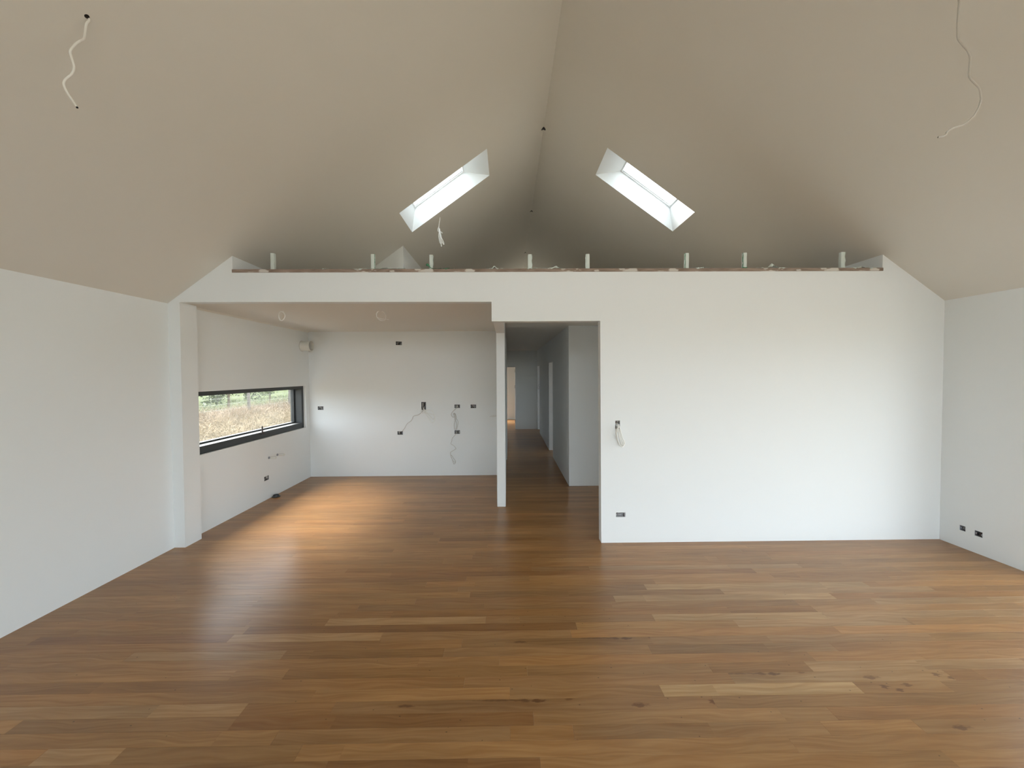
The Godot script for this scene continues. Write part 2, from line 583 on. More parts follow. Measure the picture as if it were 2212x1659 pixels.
func floor_boards() -> void:
	var root := Node3D.new()
	root.name = "floor"
	root.set_meta("kind", "structure")
	add_child(root)
	box("subfloor", Vector3(-0.2, -0.25, END - 0.2), Vector3(W + 0.2, -0.0145, REAR + 0.2), m.sub, root)
	var base := Color(0.385, 0.214, 0.084)
	# boards that stand out in the photograph: row, x from, x to, tint, knots (u at x from; -1 none)
	var pale := Color(0.60, 0.435, 0.235)
	var light := Color(0.475, 0.318, 0.172)
	var dark := Color(0.270, 0.140, 0.056)
	var red := Color(0.300, 0.160, 0.075)
	var mid := Color(0.365, 0.222, 0.105)
	var given := {
		0: [[3.30, 4.11, mid, -1.0], [4.11, 5.17, pale, -1.0], [5.17, 6.1, mid, 0.80]],
		-1: [[3.05, 4.53, Color(0.39, 0.235, 0.11), -1.0], [4.53, 5.75, light, 0.38]],
		-2: [[3.4, 4.45, mid, -1.0], [5.02, 6.3, light, -1.0]],
		-4: [[2.9, 4.16, Color(0.42, 0.255, 0.12), -1.0], [4.16, 5.3, Color(0.335, 0.21, 0.105), -1.0], [1.0, 1.93, light, -1.0], [1.93, 2.9, Color(0.315, 0.18, 0.075), -1.0]],
		-5: [[3.0, 4.2, mid, 0.05], [4.2, 6.0, Color(0.41, 0.26, 0.13), -1.0]],
		-7: [[1.55, 3.75, dark, -1.0], [4.83, 6.0, light, -1.0]],
		-8: [[2.05, 3.137, light, -1.0], [3.137, 4.30, mid, -1.0], [4.30, 5.5, pale.lerp(light, 0.5), -1.0], [5.5, 7.655, light, -1.0]],
		-10: [[2.2, 4.05, mid, -1.0], [4.05, 6.0, mid, -1.0], [6.0, 7.655, light, -1.0]],
		-11: [[2.6, 4.09, red.lerp(mid, 0.5), -1.0], [4.09, 5.75, pale.lerp(light, 0.45), -1.0]],
		-12: [[3.0, 4.95, mid, -1.0], [4.95, 6.6, light, -1.0]],
		-13: [[2.9, 4.38, mid, -1.0], [4.38, 6.15, pale.lerp(light, 0.5), -1.0]],
		-17: [[3.5, 4.0, mid, -1.0], [4.0, 5.85, light, -1.0]],
		-6: [[0.25, 1.5, red, -1.0], [2.47, 3.7, mid, -1.0], [1.5, 2.47, light, -1.0]],
		1: [[2.4, 4.35, Color(0.36, 0.215, 0.10), 0.05], [0.5, 1.95, light, -1.0], [4.35, 6.2, mid, -1.0]],
		2: [[1.95, 3.415, dark, -1.0], [3.415, 4.9, light.lerp(base, 0.5), -1.0], [0.9, 1.95, mid, -1.0]],
		3: [[2.2, 3.3, mid, -1.0], [3.6, 4.8, mid, -1.0], [5.25, 6.3, mid, 0.62]],
		4: [[1.55, 2.35, Color(0.30, 0.18, 0.08), -1.0], [1.2, 1.55, light, -1.0]],
		5: [[0.8, 2.5, Color(0.31, 0.18, 0.08), -1.0], [2.5, 3.43, dark, -1.0]],
	}
	var rest := st_new()
	var r_lo := int(floor((END - 0.05 - ROW0) / ROW))
	var r_hi := int(ceil((REAR - ROW0) / ROW))
	var count := 0
	for i in r_hi - r_lo:
		var row := r_hi - 1 - i
		var z := ROW0 + ROW * (row + 0.5)
		if z > REAR: continue
		var pieces: Array = []
		if given.has(row): pieces = given[row].duplicate()
		pieces.sort_custom(func(p, q): return p[0] < q[0])
		# fill what is left of the row with boards of random length
		var all: Array = []
		var x := 0.0
		var idx := 0
		var x_end := W
		if z < -8.0: x_end = W
		while x < x_end - 0.001:
			var nxt: float = pieces[idx][0] if idx < pieces.size() else x_end
			if nxt - x > 0.05:
				var gap := nxt - x
				var parts := maxi(1, int(round(gap / 2.2)))
				var cuts := [x]
				for k in range(1, parts):
					cuts.append(x + gap * (k + rng.randf_range(-0.28, 0.28)) / parts)
				cuts.append(nxt)
				for k in parts:
					var v := rng.randfn(0.0, 0.08)
					var hue := rng.randf_range(-1.0, 1.0)
					var t := Color(base.r * (1.0 + v), base.g * (1.0 + v * 1.1 + hue * 0.035), base.b * (1.0 + v * 1.2 + hue * 0.07))
					all.append([cuts[k], cuts[k + 1], t, -1.0])
			if idx < pieces.size():
				var p: Array = pieces[idx].duplicate()
				p[2] = (p[2] * Color(0.91, 0.87, 0.82)).lerp(base, 0.22)
				p[0] = maxf(p[0], x)
				all.append(p)
				x = p[1]
				idx += 1
			else:
				x = x_end
		for p in all:
			var band := rng.randi_range(0, 6)
			var u0 := rng.randf()
			if p[3] >= 0.0:
				band = 7
				u0 = p[3] - p[0] / 2.4
			if z < 2.27 and count < 290 and z > -2.6:
				count += 1
				var st := st_new()
				board_mesh(st, p[0], p[1], row, p[2], u0, band)
				put(st, "floorboard", m.board, root)
			else:
				board_mesh(rest, p[0], p[1], row, p[2], u0, band)
	var o := put(rest, "far_floorboards", m.board, root)
	o.set_meta("kind", "stuff")

# ================================================================ windows
func rect_frame(called: String, parent: Node3D, axis: int, at: float, depth: float, lo: Vector2, hi: Vector2, bars: Array, mat: Material) -> void:
	# a frame in the plane across axis (0: x, second coordinate z; 2: z, second coordinate x); lo, hi = (along, y); bars = left, right, top, bottom widths
	var mk := func(a: Vector2, b: Vector2, st: SurfaceTool) -> void:
		if axis == 0: cbox(st, Vector3(at, a.y, a.x), Vector3(at + depth, b.y, b.x), 0.002)
		else: cbox(st, Vector3(a.x, a.y, at), Vector3(b.x, b.y, at + depth), 0.002)
	var st := st_new()
	mk.call(lo, Vector2(lo.x + bars[0], hi.y), st)
	mk.call(Vector2(hi.x - bars[1], lo.y), hi, st)
	mk.call(Vector2(lo.x + bars[0], hi.y - bars[2]), Vector2(hi.x - bars[1], hi.y), st)
	mk.call(lo + Vector2(bars[0], 0), Vector2(hi.x - bars[1], lo.y + bars[3]), st)
	put(st, called, mat, parent)

func glazing() -> void:
	# long low kitchen window: dark frame, hinged sash, one pane, handle
	var w := thing("window_1", Vector3.ZERO, "long low kitchen window with dark grey frame looking onto dry grass", "window", "", "structure")
	rect_frame("frame", w, 0, -0.215, 0.175, Vector2(-2.49, 0.842), Vector2(-0.25, 1.524), [0.055, 0.055, 0.045, 0.085], m.frame)
	rect_frame("sash", w, 0, -0.205, 0.055, Vector2(-2.437, 0.925), Vector2(-0.303, 1.481), [0.03, 0.03, 0.014, 0.022], m.frame)
	box("pane", Vector3(-0.192, 0.925, -2.41), Vector3(-0.186, 1.47, -0.33), m.glass, w, 0.0005)
	box("outer_sill", Vector3(-0.30, 0.80, -2.52), Vector3(-0.22, 0.842, -0.22), m.white_metal, w)
	box("lit_line_strip", Vector3(-0.185, 0.932, -2.405), Vector3(-0.165, 0.944, -0.335), m.white_metal, w, 0.001)  # white strip standing in for the bright sky-lit line along the rail
	var hs := st_new()
	cbox(hs, Vector3(-0.04, 0.90, -1.445), Vector3(-0.012, 0.935, -1.385), 0.006)
	cbox(hs, Vector3(-0.034, 0.93, -1.425), Vector3(-0.018, 1.012, -1.403), 0.006, Transform3D(Basis(), Vector3(0, 0, 0)))
	put(hs, "handle", m.handle, w)
	# skylights
	skylight("window_2", 1.0, -1.225, -1.885, "left roof skylight above the loft, deep white well")
	skylight("window_3", -1.0, -1.205, -1.865, "right roof skylight above the loft, pale frame showing in its well")
	# glazed doors behind and to the right of the camera, and windows of the rooms off the hall
	var r := thing("window_4", Vector3.ZERO, "wide glazed sliding doors in the rear wall", "window", "", "structure")
	rect_frame("frame", r, 2, REAR + 0.06, 0.10, Vector2(2.2, 0.03), Vector2(W - 0.25, 2.38), [0.06, 0.06, 0.06, 0.06], m.frame)
	var n := 3
	var span := (W - 2.45 - 0.12) / n
	for k in n:
		var x0 := 2.26 + span * k
		rect_frame("sash", r, 2, REAR + 0.08, 0.05, Vector2(x0, 0.09), Vector2(x0 + span, 2.32), [0.05, 0.05, 0.05, 0.07], m.frame)
		box("pane", Vector3(x0 + 0.045, 0.155, REAR + 0.10), Vector3(x0 + span - 0.045, 2.275, REAR + 0.106), m.glass, r, 0.0005)
	# fixed high light above the sliding doors
	var gl := thing("window_9", Vector3.ZERO, "fixed high window above the rear doors", "window", "", "structure")
	for k in 6:
		var a: Vector2 = GABLE_GLASS[k]
		var b: Vector2 = GABLE_GLASS[(k + 1) % 6]
		var d := (b - a).normalized()
		var inn := Vector2(-d.y, d.x) * 0.06
		var st := st_new()
		var q := []
		for zz in [REAR + 0.06, REAR + 0.15]:
			for v in [a, b, b + inn - d * 0.03, a + inn + d * 0.03]: q.append(Vector3(v.x, v.y, zz))
		var mid: Vector3 = (q[0] + q[6]) / 2.0
		for f in [[0, 1, 2, 3], [4, 5, 6, 7], [0, 1, 5, 4], [1, 2, 6, 5], [2, 3, 7, 6], [3, 0, 4, 7]]: quad(st, q[f[0]], q[f[1]], q[f[2]], q[f[3]], mid)
		put(st, "frame_bar", m.frame, gl)
	var gp := st_new()
	for k in range(1, 5):
		var c3 := []
		for v in [GABLE_GLASS[0], GABLE_GLASS[k], GABLE_GLASS[k + 1]]: c3.append(Vector3(v.x, v.y, REAR + 0.10))
		tri(gp, c3[0], c3[1], c3[2], Vector3(W / 2, 3.0, REAR + 1.0))
	put(gp, "pane", m.glass, gl)
	var lw := thing("window_11", Vector3.ZERO, "unseen window added in the far gable end to light the loft", "window", "", "structure")  # added out of view to brighten the deep loft ceiling
	rect_frame("frame", lw, 2, END - 0.15, 0.09, Vector2(2.0, 2.9), Vector2(5.65, 3.75), [0.05, 0.05, 0.05, 0.05], m.frame)
	box("pane", Vector3(2.04, 2.94, END - 0.11), Vector3(5.61, 3.71, END - 0.104), m.glass, lw, 0.0005)
	var ew := thing("window_12", Vector3.ZERO, "unseen window added in the end wall to light the room beyond the hall", "window", "", "structure")  # second window of this room, added out of view to light its floor
	rect_frame("frame", ew, 2, END - 0.15, 0.09, Vector2(1.1, 0.3), Vector2(2.9, 2.1), [0.05, 0.05, 0.05, 0.05], m.frame)
	box("pane", Vector3(1.14, 0.34, END - 0.11), Vector3(2.86, 2.06, END - 0.104), m.glass, ew, 0.0005)
	side_window("window_10", W + 0.06, Vector2(-1.65, 0.5), Vector2(-0.35, 2.1), 1, "window of the stair space beside the hall")
	side_window("window_5", W + 0.06, Vector2(0.68, 0.03), Vector2(4.9, 2.32), 3, "glazed sliding door in the right wall beside the camera")
	side_window("window_6", W + 0.06, Vector2(-5.2, 0.6), Vector2(-3.2, 2.1), 1, "window of the first room off the hall")
	side_window("window_7", W + 0.06, Vector2(-7.7, 0.6), Vector2(-6.2, 2.1), 1, "window of the second room off the hall")
	side_window("window_8", -0.16, Vector2(-9.9, 0.9), Vector2(-8.5, 2.05), 1, "window of the room at the end of the hall")

func side_window(called: String, x: float, lo: Vector2, hi: Vector2, n: int, label: String) -> void:
	var w := thing(called, Vector3.ZERO, label, "window", "", "structure")
	rect_frame("frame", w, 0, x, 0.09, lo, hi, [0.05, 0.05, 0.05, 0.05], m.frame)
	var span := (hi.x - lo.x - 0.1) / n
	for k in n:
		var z0 := lo.x + 0.05 + span * k
		rect_frame("sash", w, 0, x + 0.02, 0.05, Vector2(z0, lo.y + 0.05), Vector2(z0 + span, hi.y - 0.05), [0.04, 0.04, 0.04, 0.05], m.frame)
		box("pane", Vector3(x + 0.04, lo.y + 0.098, z0 + 0.038), Vector3(x + 0.046, hi.y - 0.088, z0 + span - 0.038), m.glass, w, 0.0005)

func skylight(called: String, side: float, z1: float, z0: float, label: String) -> void:
	# local axes: x up the slope, y out of the roof, z along the ridge
	var cx := (1.956 + 2.685) / 2.0
	var cy := (4.122 + 4.657) / 2.0
	var w := thing(called, Vector3(cx if side > 0 else W - cx, cy, (z0 + z1) / 2.0), label, "skylight", "", "structure")
	var a := atan(S)
	w.rotation.z = a if side > 0 else -a
	var hx := 0.452
	var hz := (z1 - z0) / 2.0
	var fr := func(nm: String, y0: float, y1: float, ix: float, bar: float, mat: Material) -> void:
		var st := st_new()
		cbox(st, Vector3(-ix, y0, -hz), Vector3(-ix + bar, y1, hz), 0.002)
		cbox(st, Vector3(ix - bar, y0, -hz), Vector3(ix, y1, hz), 0.002)
		cbox(st, Vector3(-ix + bar, y0, -hz), Vector3(ix - bar, y1, -hz + bar), 0.002)
		cbox(st, Vector3(-ix + bar, y0, hz - bar), Vector3(ix - bar, y1, hz), 0.002)
		put(st, nm, mat, w)
	fr.call("frame", 0.0, 0.05, hx, 0.022, m.white_metal)
	fr.call("sash", 0.056, 0.10, hx, 0.035, m.white_metal)
	var bead := st_new()
	cbox(bead, Vector3(-hx + 0.03, 0.012, -hz + 0.022), Vector3(hx - 0.03, 0.032, -hz + 0.034), 0.003)
	put(bead, "bead", m.white_metal, w)
	box("pane", Vector3(-hx + 0.03, 0.074, -hz + 0.03), Vector3(hx - 0.03, 0.082, hz - 0.03), m.glass, w, 0.0005)

# ================================================================ loft edge
func loft_edge() -> void:
	var strip := box("trim_2", Vector3(0.628, 2.695, -0.30), Vector3(W - 0.628, 2.726, 0.006), m.edge, null, 0.002)
	tag(strip, "brown timber edge board with plaster dabs along the loft", "trim", "", "structure")
	var xs := [0.975, 1.965, 2.544, 3.528, 4.108, 5.107, 5.692, 6.685]
	var tops := [2.905, 2.893, 2.886, 2.888, 2.890, 2.897, 2.899, 2.904]
	var order := ["farthest left", "second from the left", "third from the left, green tape trailing at its foot", "fourth from the left", "fifth from the left", "third from the right", "second from the right", "farthest right"]
	for i in 8:
		var t := thing("balustrade_spigot", Vector3(xs[i], 2.726, -0.085), "wrapped balustrade stub on loft edge, " + order[i], "balustrade post", "wrapped stubs along the loft edge")
		var hgt: float = tops[i] - 2.726
		# film wrapped round a square post: wavy column of rounded square section
		var st := st_new()
		var ns := ray_noise(9.0, 2, 60 + i)
		var rings := 9
		var sides := 16
		var grid := []
		for r in rings:
			var y := hgt * r / (rings - 1)
			var ring := []
			for k in sides:
				var a := TAU * k / sides
				var q := Vector2(cos(a), sin(a))
				var sq := 1.0 / pow(pow(absf(q.x), 5.0) + pow(absf(q.y), 5.0), 0.2)
				var rad := 0.0195 * sq * (1.0 + 0.10 * ns.get_noise_3d(q.x * 0.06, y, q.y * 0.06)) * (0.96 if r == rings - 1 else 1.0)
				ring.append(Vector3(q.x * rad, y, q.y * rad))
			grid.append(ring)
		for r in rings - 1:
			for k in sides:
				quad(st, grid[r][k], grid[r][(k + 1) % sides], grid[r + 1][(k + 1) % sides], grid[r + 1][k], Vector3(0, hgt * (r + 0.5) / (rings - 1), 0))
		for k in sides: tri(st, grid[rings - 1][k], grid[rings - 1][(k + 1) % sides], Vector3(0, hgt + 0.002, 0), Vector3.ZERO)
		put(st, "film_wrap", m.film, t)
		# a loose fold of film down one side
		var fold := st_new()
		var sx := -1.0 if i in [4, 5, 6] else 1.0
		for r in rings - 1:
			var y0 := hgt * r / (rings - 1)
			var y1 := hgt * (r + 1) / (rings - 1)
			var b0 := 0.022 + 0.004 * sin(r * 1.7 + i)
			var b1 := 0.022 + 0.004 * sin((r + 1) * 1.7 + i)
			quad(fold, Vector3(sx * 0.017, y0, 0.012), Vector3(sx * b0, y0, 0.019), Vector3(sx * b1, y1, 0.019), Vector3(sx * 0.017, y1, 0.012), Vector3(0, y0, -0.1))
			quad(fold, Vector3(sx * b0, y0, 0.019), Vector3(sx * 0.019, y0, 0.002), Vector3(sx * 0.019, y1, 0.002), Vector3(sx * b1, y1, 0.019), Vector3(0, y0, 0.0))
		put(fold, "film_fold", m.tape if i in [1, 5, 6] else m.film, t)
		var tp := st_new()
		var th := 0.018 if i != 6 else 0.03
		cbox(tp, Vector3(-0.0225, 0, -0.0225), Vector3(0.0225, th, 0.0225), 0.005)
		put(tp, "tape_band", m.tape if i in [1, 2, 3, 4, 6] else m.film, t)
	# crumpled green tape trailing off the third stub
	var gt := st_new()
	crumple(gt, Vector3(2.505, 2.7275, -0.018), 0.29, 0.055, 0.06, 0.04, 71)
	tag(put(gt, "tape_scrap", m.tape), "crumpled green tape lying at foot of a wrapped stub", "tape")
	# scraps of protective film on the edge board
	var scraps := [[1.50, 0.06, 0.006, 0.5, "tiny scrap of white film, leftmost on the loft edge board"], [1.80, 0.52, 0.012, 0.6, "long strip of white film curling along the loft edge"],
		[3.09, 0.19, 0.032, 0.45, "peaked scrap of white film beside fourth wrapped stub, left of it"], [3.49, 0.36, 0.024, 0.8, "strip of white film running right from fourth wrapped stub"],
		[5.16, 0.13, 0.010, 0.5, "small white film scrap just right of third-last wrapped stub"], [5.75, 0.32, 0.05, 0.55, "tented scrap of white film right of second-last wrapped stub"],
		[6.72, 0.26, 0.014, 0.4, "white film scrap at the right end of the loft edge"]]
	for i in scraps.size():
		var s: Array = scraps[i]
		var st := st_new()
		crumple(st, Vector3(s[0], 2.7275, -0.014), s[1], 0.055, s[2], s[3], 80 + i)
		tag(put(st, "film_scrap", m.film), s[4], "plastic scrap", "film scraps on the loft edge")

# a thin crumpled sheet lying from at towards +x, with one peak
func crumple(st: SurfaceTool, at: Vector3, length: float, wide: float, peak: float, where: float, sd: int) -> void:
	var n := ray_noise(22.0, 3, sd)
	var nx := 22
	var nz := 5
	var p := func(i: int, j: int) -> Vector3:
		var u := float(i) / nx
		var v := float(j) / nz
		var x := u * length
		var z := (v - 0.5) * wide * (0.6 + 0.4 * absf(n.get_noise_2d(x, 3.0)) * 2.0) + 0.012 * n.get_noise_2d(x * 0.6, 9.0)
		var y := peak * exp(-pow((u - where) / 0.10, 2.0)) * (1.0 - absf(v - 0.45)) + 0.016 * absf(n.get_noise_2d(x, z))
		y = maxf(y, 0.0)
		var over := at.z + z - 0.004            # what reaches past the board's edge droops
		if over > 0.0: y -= over * 1.2
		return at + Vector3(x, y, z)
	for i in nx:
		for j in nz:
			var a: Vector3 = p.call(i, j)
			quad(st, a, p.call(i + 1, j), p.call(i + 1, j + 1), p.call(i, j + 1), a - Vector3(0, 1, 0))
			var d := Vector3(0, -0.0008, 0)
			quad(st, a + d, p.call(i + 1, j) + d, p.call(i + 1, j + 1) + d, p.call(i, j + 1) + d, a + Vector3(0, 1, 0))

# ================================================================ rough-in boxes
func wall_boxes() -> void:
	for i in box_spots.size():
		var b: Array = box_spots[i]
		var at: Vector3 = b[1]
		if b[0] == "kitchen": at.z = KITCHEN
		var t := thing("wall_box", at, b[4], "electrical box", "unfitted electrical boxes")
		if b[0] == "right": t.rotation.y = -PI / 2
		if b[0] == "left": t.rotation.y = PI / 2
		var hw: float = b[2] / 2 - 0.0008
		var hh: float = b[3] / 2 - 0.0008
		var st := st_new()          # open-fronted liner, set a little into the wall
		var e := 0.0018
		cbox(st, Vector3(-hw, -hh, -0.049), Vector3(hw, hh, -0.046), 0.0004)
		cbox(st, Vector3(-hw, -hh, -0.046), Vector3(-hw + e, hh, -0.004), 0.0004)
		cbox(st, Vector3(hw - e, -hh, -0.046), Vector3(hw, hh, -0.004), 0.0004)
		cbox(st, Vector3(-hw + e, -hh, -0.046), Vector3(hw - e, -hh + e, -0.004), 0.0004)
		cbox(st, Vector3(-hw + e, hh - e, -0.046), Vector3(hw - e, hh, -0.004), 0.0004)
		put(st, "liner", m.cable_grey if i in [7, 8] else m.box_grey if i == 9 else m.box_dark, t)
		for s in [-1.0, 1.0]:       # fixing lugs
			var tabs := st_new()
			cbox(tabs, Vector3(s * (hw - 0.008) - 0.005, -0.007, -0.012), Vector3(s * (hw - 0.008) + 0.005, 0.007, -0.006), 0.001)
			put(tabs, "lug", m.zinc, t)
		if i == 8:
			var yk := st_new()
			for y in [-0.011, 0.009]:
				cbox(yk, Vector3(-hw + 0.006, y - 0.005, -0.010), Vector3(hw - 0.02, y + 0.005, -0.002), 0.002)
			cbox(yk, Vector3(hw - 0.012, -hh + 0.002, -0.010), Vector3(hw - 0.002, hh - 0.002, -0.001), 0.002)
			put(yk, "yoke", m.zinc, t)
		var cols := [m.wire_white, m.wire_black, m.cable, m.wire_red, m.cable_grey]
		for k in (5 if i != 9 else 2):     # bared wire ends folded inside
			var x0 := rng.randf_range(-0.7, 0.7) * hw
			var p := [Vector3(x0, -hh * 0.8, -0.042)]
			for q in 4:
				p.append(Vector3(clampf(x0 + rng.randf_range(-0.35, 0.35) * hw, -hw * 0.85, hw * 0.85), hh * rng.randf_range(-0.75, 0.8), rng.randf_range(-0.035, -0.008)))
			var ws := st_new()
			tube(ws, smooth(p, 4), 0.0028, 5)
			put(ws, "wire", cols[(k + i) % 5], t)

# ================================================================ cables
func line(flat: Array, z: float, wave := 0.0) -> Array:
	var out := []
	for i in flat.size():
		out.append(Vector3(flat[i][0], flat[i][1], z + wave * sin(i * 1.3)))
	return out

func cable(called: String, paths: Array, r: float, mat: Material, label: String, category := "cable", group := "") -> Node3D:
	if paths.size() == 1:
		var st := st_new()
		tube(st, smooth(paths[0], 5), r, 7)
		return tag(put(st, called, mat), label, category, group)
	var t := thing(called, Vector3.ZERO, label, category, group)
	for p in paths:
		var st := st_new()
		tube(st, smooth(p, 5), r, 6)
		put(st, "strand", mat, t)
	return t

func cables() -> void:
	# two long tails hanging out of the sloping ceiling
	cable("hanging_cable", [[Vector3(1.346, slope_y(1.346) + 0.01, 1.91)] + line([[1.345, 3.365], [1.340, 3.339], [1.328, 3.299], [1.311, 3.282], [1.292, 3.274], [1.280, 3.252], [1.262, 3.215], [1.260, 3.189], [1.260, 3.155], [1.250, 3.122], [1.230, 3.088], [1.226, 3.061], [1.232, 3.031], [1.243, 3.004], [1.262, 2.978], [1.281, 2.958]], 1.9, 0.008)], 0.0046, m.cable, "white cable tail hanging from left slope of the ceiling", "cable", "cable tails hanging from the high ceiling")
	cable("hanging_cable", [[Vector3(5.70, slope_y(5.70) + 0.01, 1.70), Vector3(5.672, 3.74, 1.72)] + line([[5.658, 3.624], [5.650, 3.574], [5.651, 3.520], [5.659, 3.474], [5.665, 3.433], [5.680, 3.397], [5.705, 3.360], [5.722, 3.329], [5.729, 3.288], [5.729, 3.237], [5.747, 3.201], [5.771, 3.169], [5.786, 3.132], [5.794, 3.116], [5.785, 3.088], [5.764, 3.058], [5.742, 3.026], [5.700, 2.989], [5.648, 2.973], [5.615, 2.952], [5.601, 2.934], [5.585, 2.924], [5.566, 2.923]], 1.75, 0.006)], 0.0045, m.cable_grey, "long pale cable tail hanging from right slope of the ceiling", "cable", "cable tails hanging from the high ceiling")
	var holes := st_new()
	lathe(holes, [[0.0, -0.003], [0.008, -0.003], [0.011, 0.003], [0.0, 0.003]], Vector3(1.346, slope_y(1.346), 1.91), Vector3(-S, 1, 0).normalized(), 14)
	tag(put(holes, "cable_grommet", m.wire_black), "black grommet round the left hanging cable", "grommet")
	# tied bundle under the left skylight
	var b := [Vector3(2.296, slope_y(2.296) + 0.01, -2.04)] + line([[2.294, 4.02], [2.284, 3.975], [2.278, 3.90], [2.291, 3.84]], -2.04)
	cable("cable_bundle", [b,
		line([[2.278, 3.90], [2.285, 3.84], [2.278, 3.77], [2.290, 3.69], [2.310, 3.665], [2.322, 3.70], [2.312, 3.78], [2.296, 3.85], [2.29, 3.89]], -2.035, 0.01),
		line([[2.280, 3.90], [2.296, 3.83], [2.316, 3.76], [2.342, 3.70], [2.350, 3.66], [2.332, 3.68], [2.312, 3.74], [2.294, 3.82], [2.288, 3.88]], -2.045, 0.012),
		line([[2.284, 3.89], [2.290, 3.82], [2.300, 3.74], [2.310, 3.66], [2.316, 3.625]], -2.03, 0.008),
		line([[2.276, 3.91], [2.266, 3.87], [2.272, 3.845], [2.296, 3.85], [2.33, 3.825]], -2.035, 0.01)], 0.0062, m.cable, "tied bundle of white cable hanging beneath left skylight", "cable bundle")
	# loops below the kitchen ceiling
	var ring := func(c: Vector3, rx: float, ry: float, turns: float, tilt: float, tail: Vector3) -> Array:
		var p := [Vector3(c.x + rx * 0.5, LOW + 0.005, c.z)]
		var n := int(turns * 14)
		for k in n + 1:
			var a := PI * 0.35 + TAU * k / 14.0
			var s := 1.0 - 0.06 * float(k) / 14.0
			p.append(c + Vector3(cos(a) * rx * s * cos(tilt) - sin(a) * ry * s * sin(tilt), cos(a) * rx * s * sin(tilt) + sin(a) * ry * s * cos(tilt), 0.006 * sin(k * 0.9)))
		if tail != Vector3.ZERO: p.append(c + tail)
		return p
	cable("cable_coil", [ring.call(Vector3(0.773, 2.358, -0.55), 0.036, 0.054, 2.6, -0.05, Vector3.ZERO)], 0.0036, m.cable, "double loop of white cable under kitchen ceiling, nearer the window", "cable", "cable loops under the kitchen ceiling")
	cable("cable_coil", [ring.call(Vector3(1.868, 2.363, -0.6), 0.050, 0.062, 1.35, 0.7, Vector3(0.085, -0.045, 0.0))], 0.0026, m.cable, "single thin loop of white cable under kitchen ceiling, middle of it", "cable", "cable loops under the kitchen ceiling")
	# cables on the kitchen back wall
	var zk := -2.575
	cable("wall_cable", [[Vector3(1.905, 1.16, KITCHEN - 0.02)] + line([[1.901, 1.142], [1.883, 1.088], [1.846, 1.052], [1.810, 1.027], [1.755, 1.014], [1.728, 1.003], [1.710, 0.962], [1.687, 0.926], [1.628, 0.885], [1.600, 0.845], [1.577, 0.799], [1.545, 0.763]], zk, 0.005) + [Vector3(1.522, 0.745, KITCHEN - 0.015)]], 0.0055, m.cable_grey, "grey cable slanting between two boxes on kitchen wall")
	cable("cable_coil", [
		line([[1.905, 1.15], [1.919, 1.115], [1.946, 1.105], [1.991, 1.110], [2.036, 1.096], [2.072, 1.050], [2.089, 0.986], [2.071, 0.955], [2.035, 0.969], [1.999, 1.014], [1.954, 1.051], [1.910, 1.097]], zk + 0.02, 0.012),
		line([[1.900, 1.14], [1.910, 1.115], [1.945, 1.042], [1.972, 0.987], [2.016, 0.914], [2.052, 0.896], [2.079, 0.923], [2.089, 0.977], [2.063, 1.032], [2.009, 1.041], [1.955, 1.069]], zk + 0.025, 0.010),
		line([[1.870, 1.13], [1.858, 1.10], [1.862, 1.06], [1.885, 1.05], [1.905, 1.075], [1.93, 1.05], [1.945, 1.075], [1.93, 1.115]], zk + 0.01, 0.01)], 0.0038, m.cable, "loose coil of thin white cable below the tall box on kitchen wall")
	cable("wall_cable", [[Vector3(2.44, 1.15, KITCHEN - 0.02)] + line([[2.434, 1.125], [2.379, 1.075], [2.361, 1.039], [2.361, 1.012], [2.387, 0.984], [2.410, 1.002], [2.397, 1.043], [2.420, 1.048], [2.437, 1.002], [2.442, 0.957], [2.468, 0.920], [2.468, 0.866], [2.449, 0.793], [2.426, 0.770], [2.408, 0.793], [2.409, 0.866], [2.423, 0.929], [2.410, 1.002], [2.402, 1.034], [2.415, 1.04], [2.428, 1.0], [2.432, 0.94], [2.445, 0.88], [2.44, 0.81], [2.425, 0.785]], zk + 0.01, 0.010)], 0.0046, m.cable_grey, "cable folded in a long loop between two stacked boxes")
	cable("wall_cable", [[Vector3(2.435, 0.72, KITCHEN - 0.02)] + line([[2.425, 0.702], [2.416, 0.684], [2.370, 0.630], [2.361, 0.584], [2.347, 0.548], [2.356, 0.530], [2.392, 0.511], [2.428, 0.465], [2.419, 0.447], [2.355, 0.406], [2.336, 0.388], [2.345, 0.338], [2.371, 0.265], [2.389, 0.201], [2.412, 0.210], [2.421, 0.246], [2.390, 0.292], [2.354, 0.347], [2.35, 0.31], [2.39, 0.24], [2.425, 0.235]], zk, 0.006)], 0.0046, m.cable_grey, "zigzag cable with a looped end hanging low on kitchen wall")
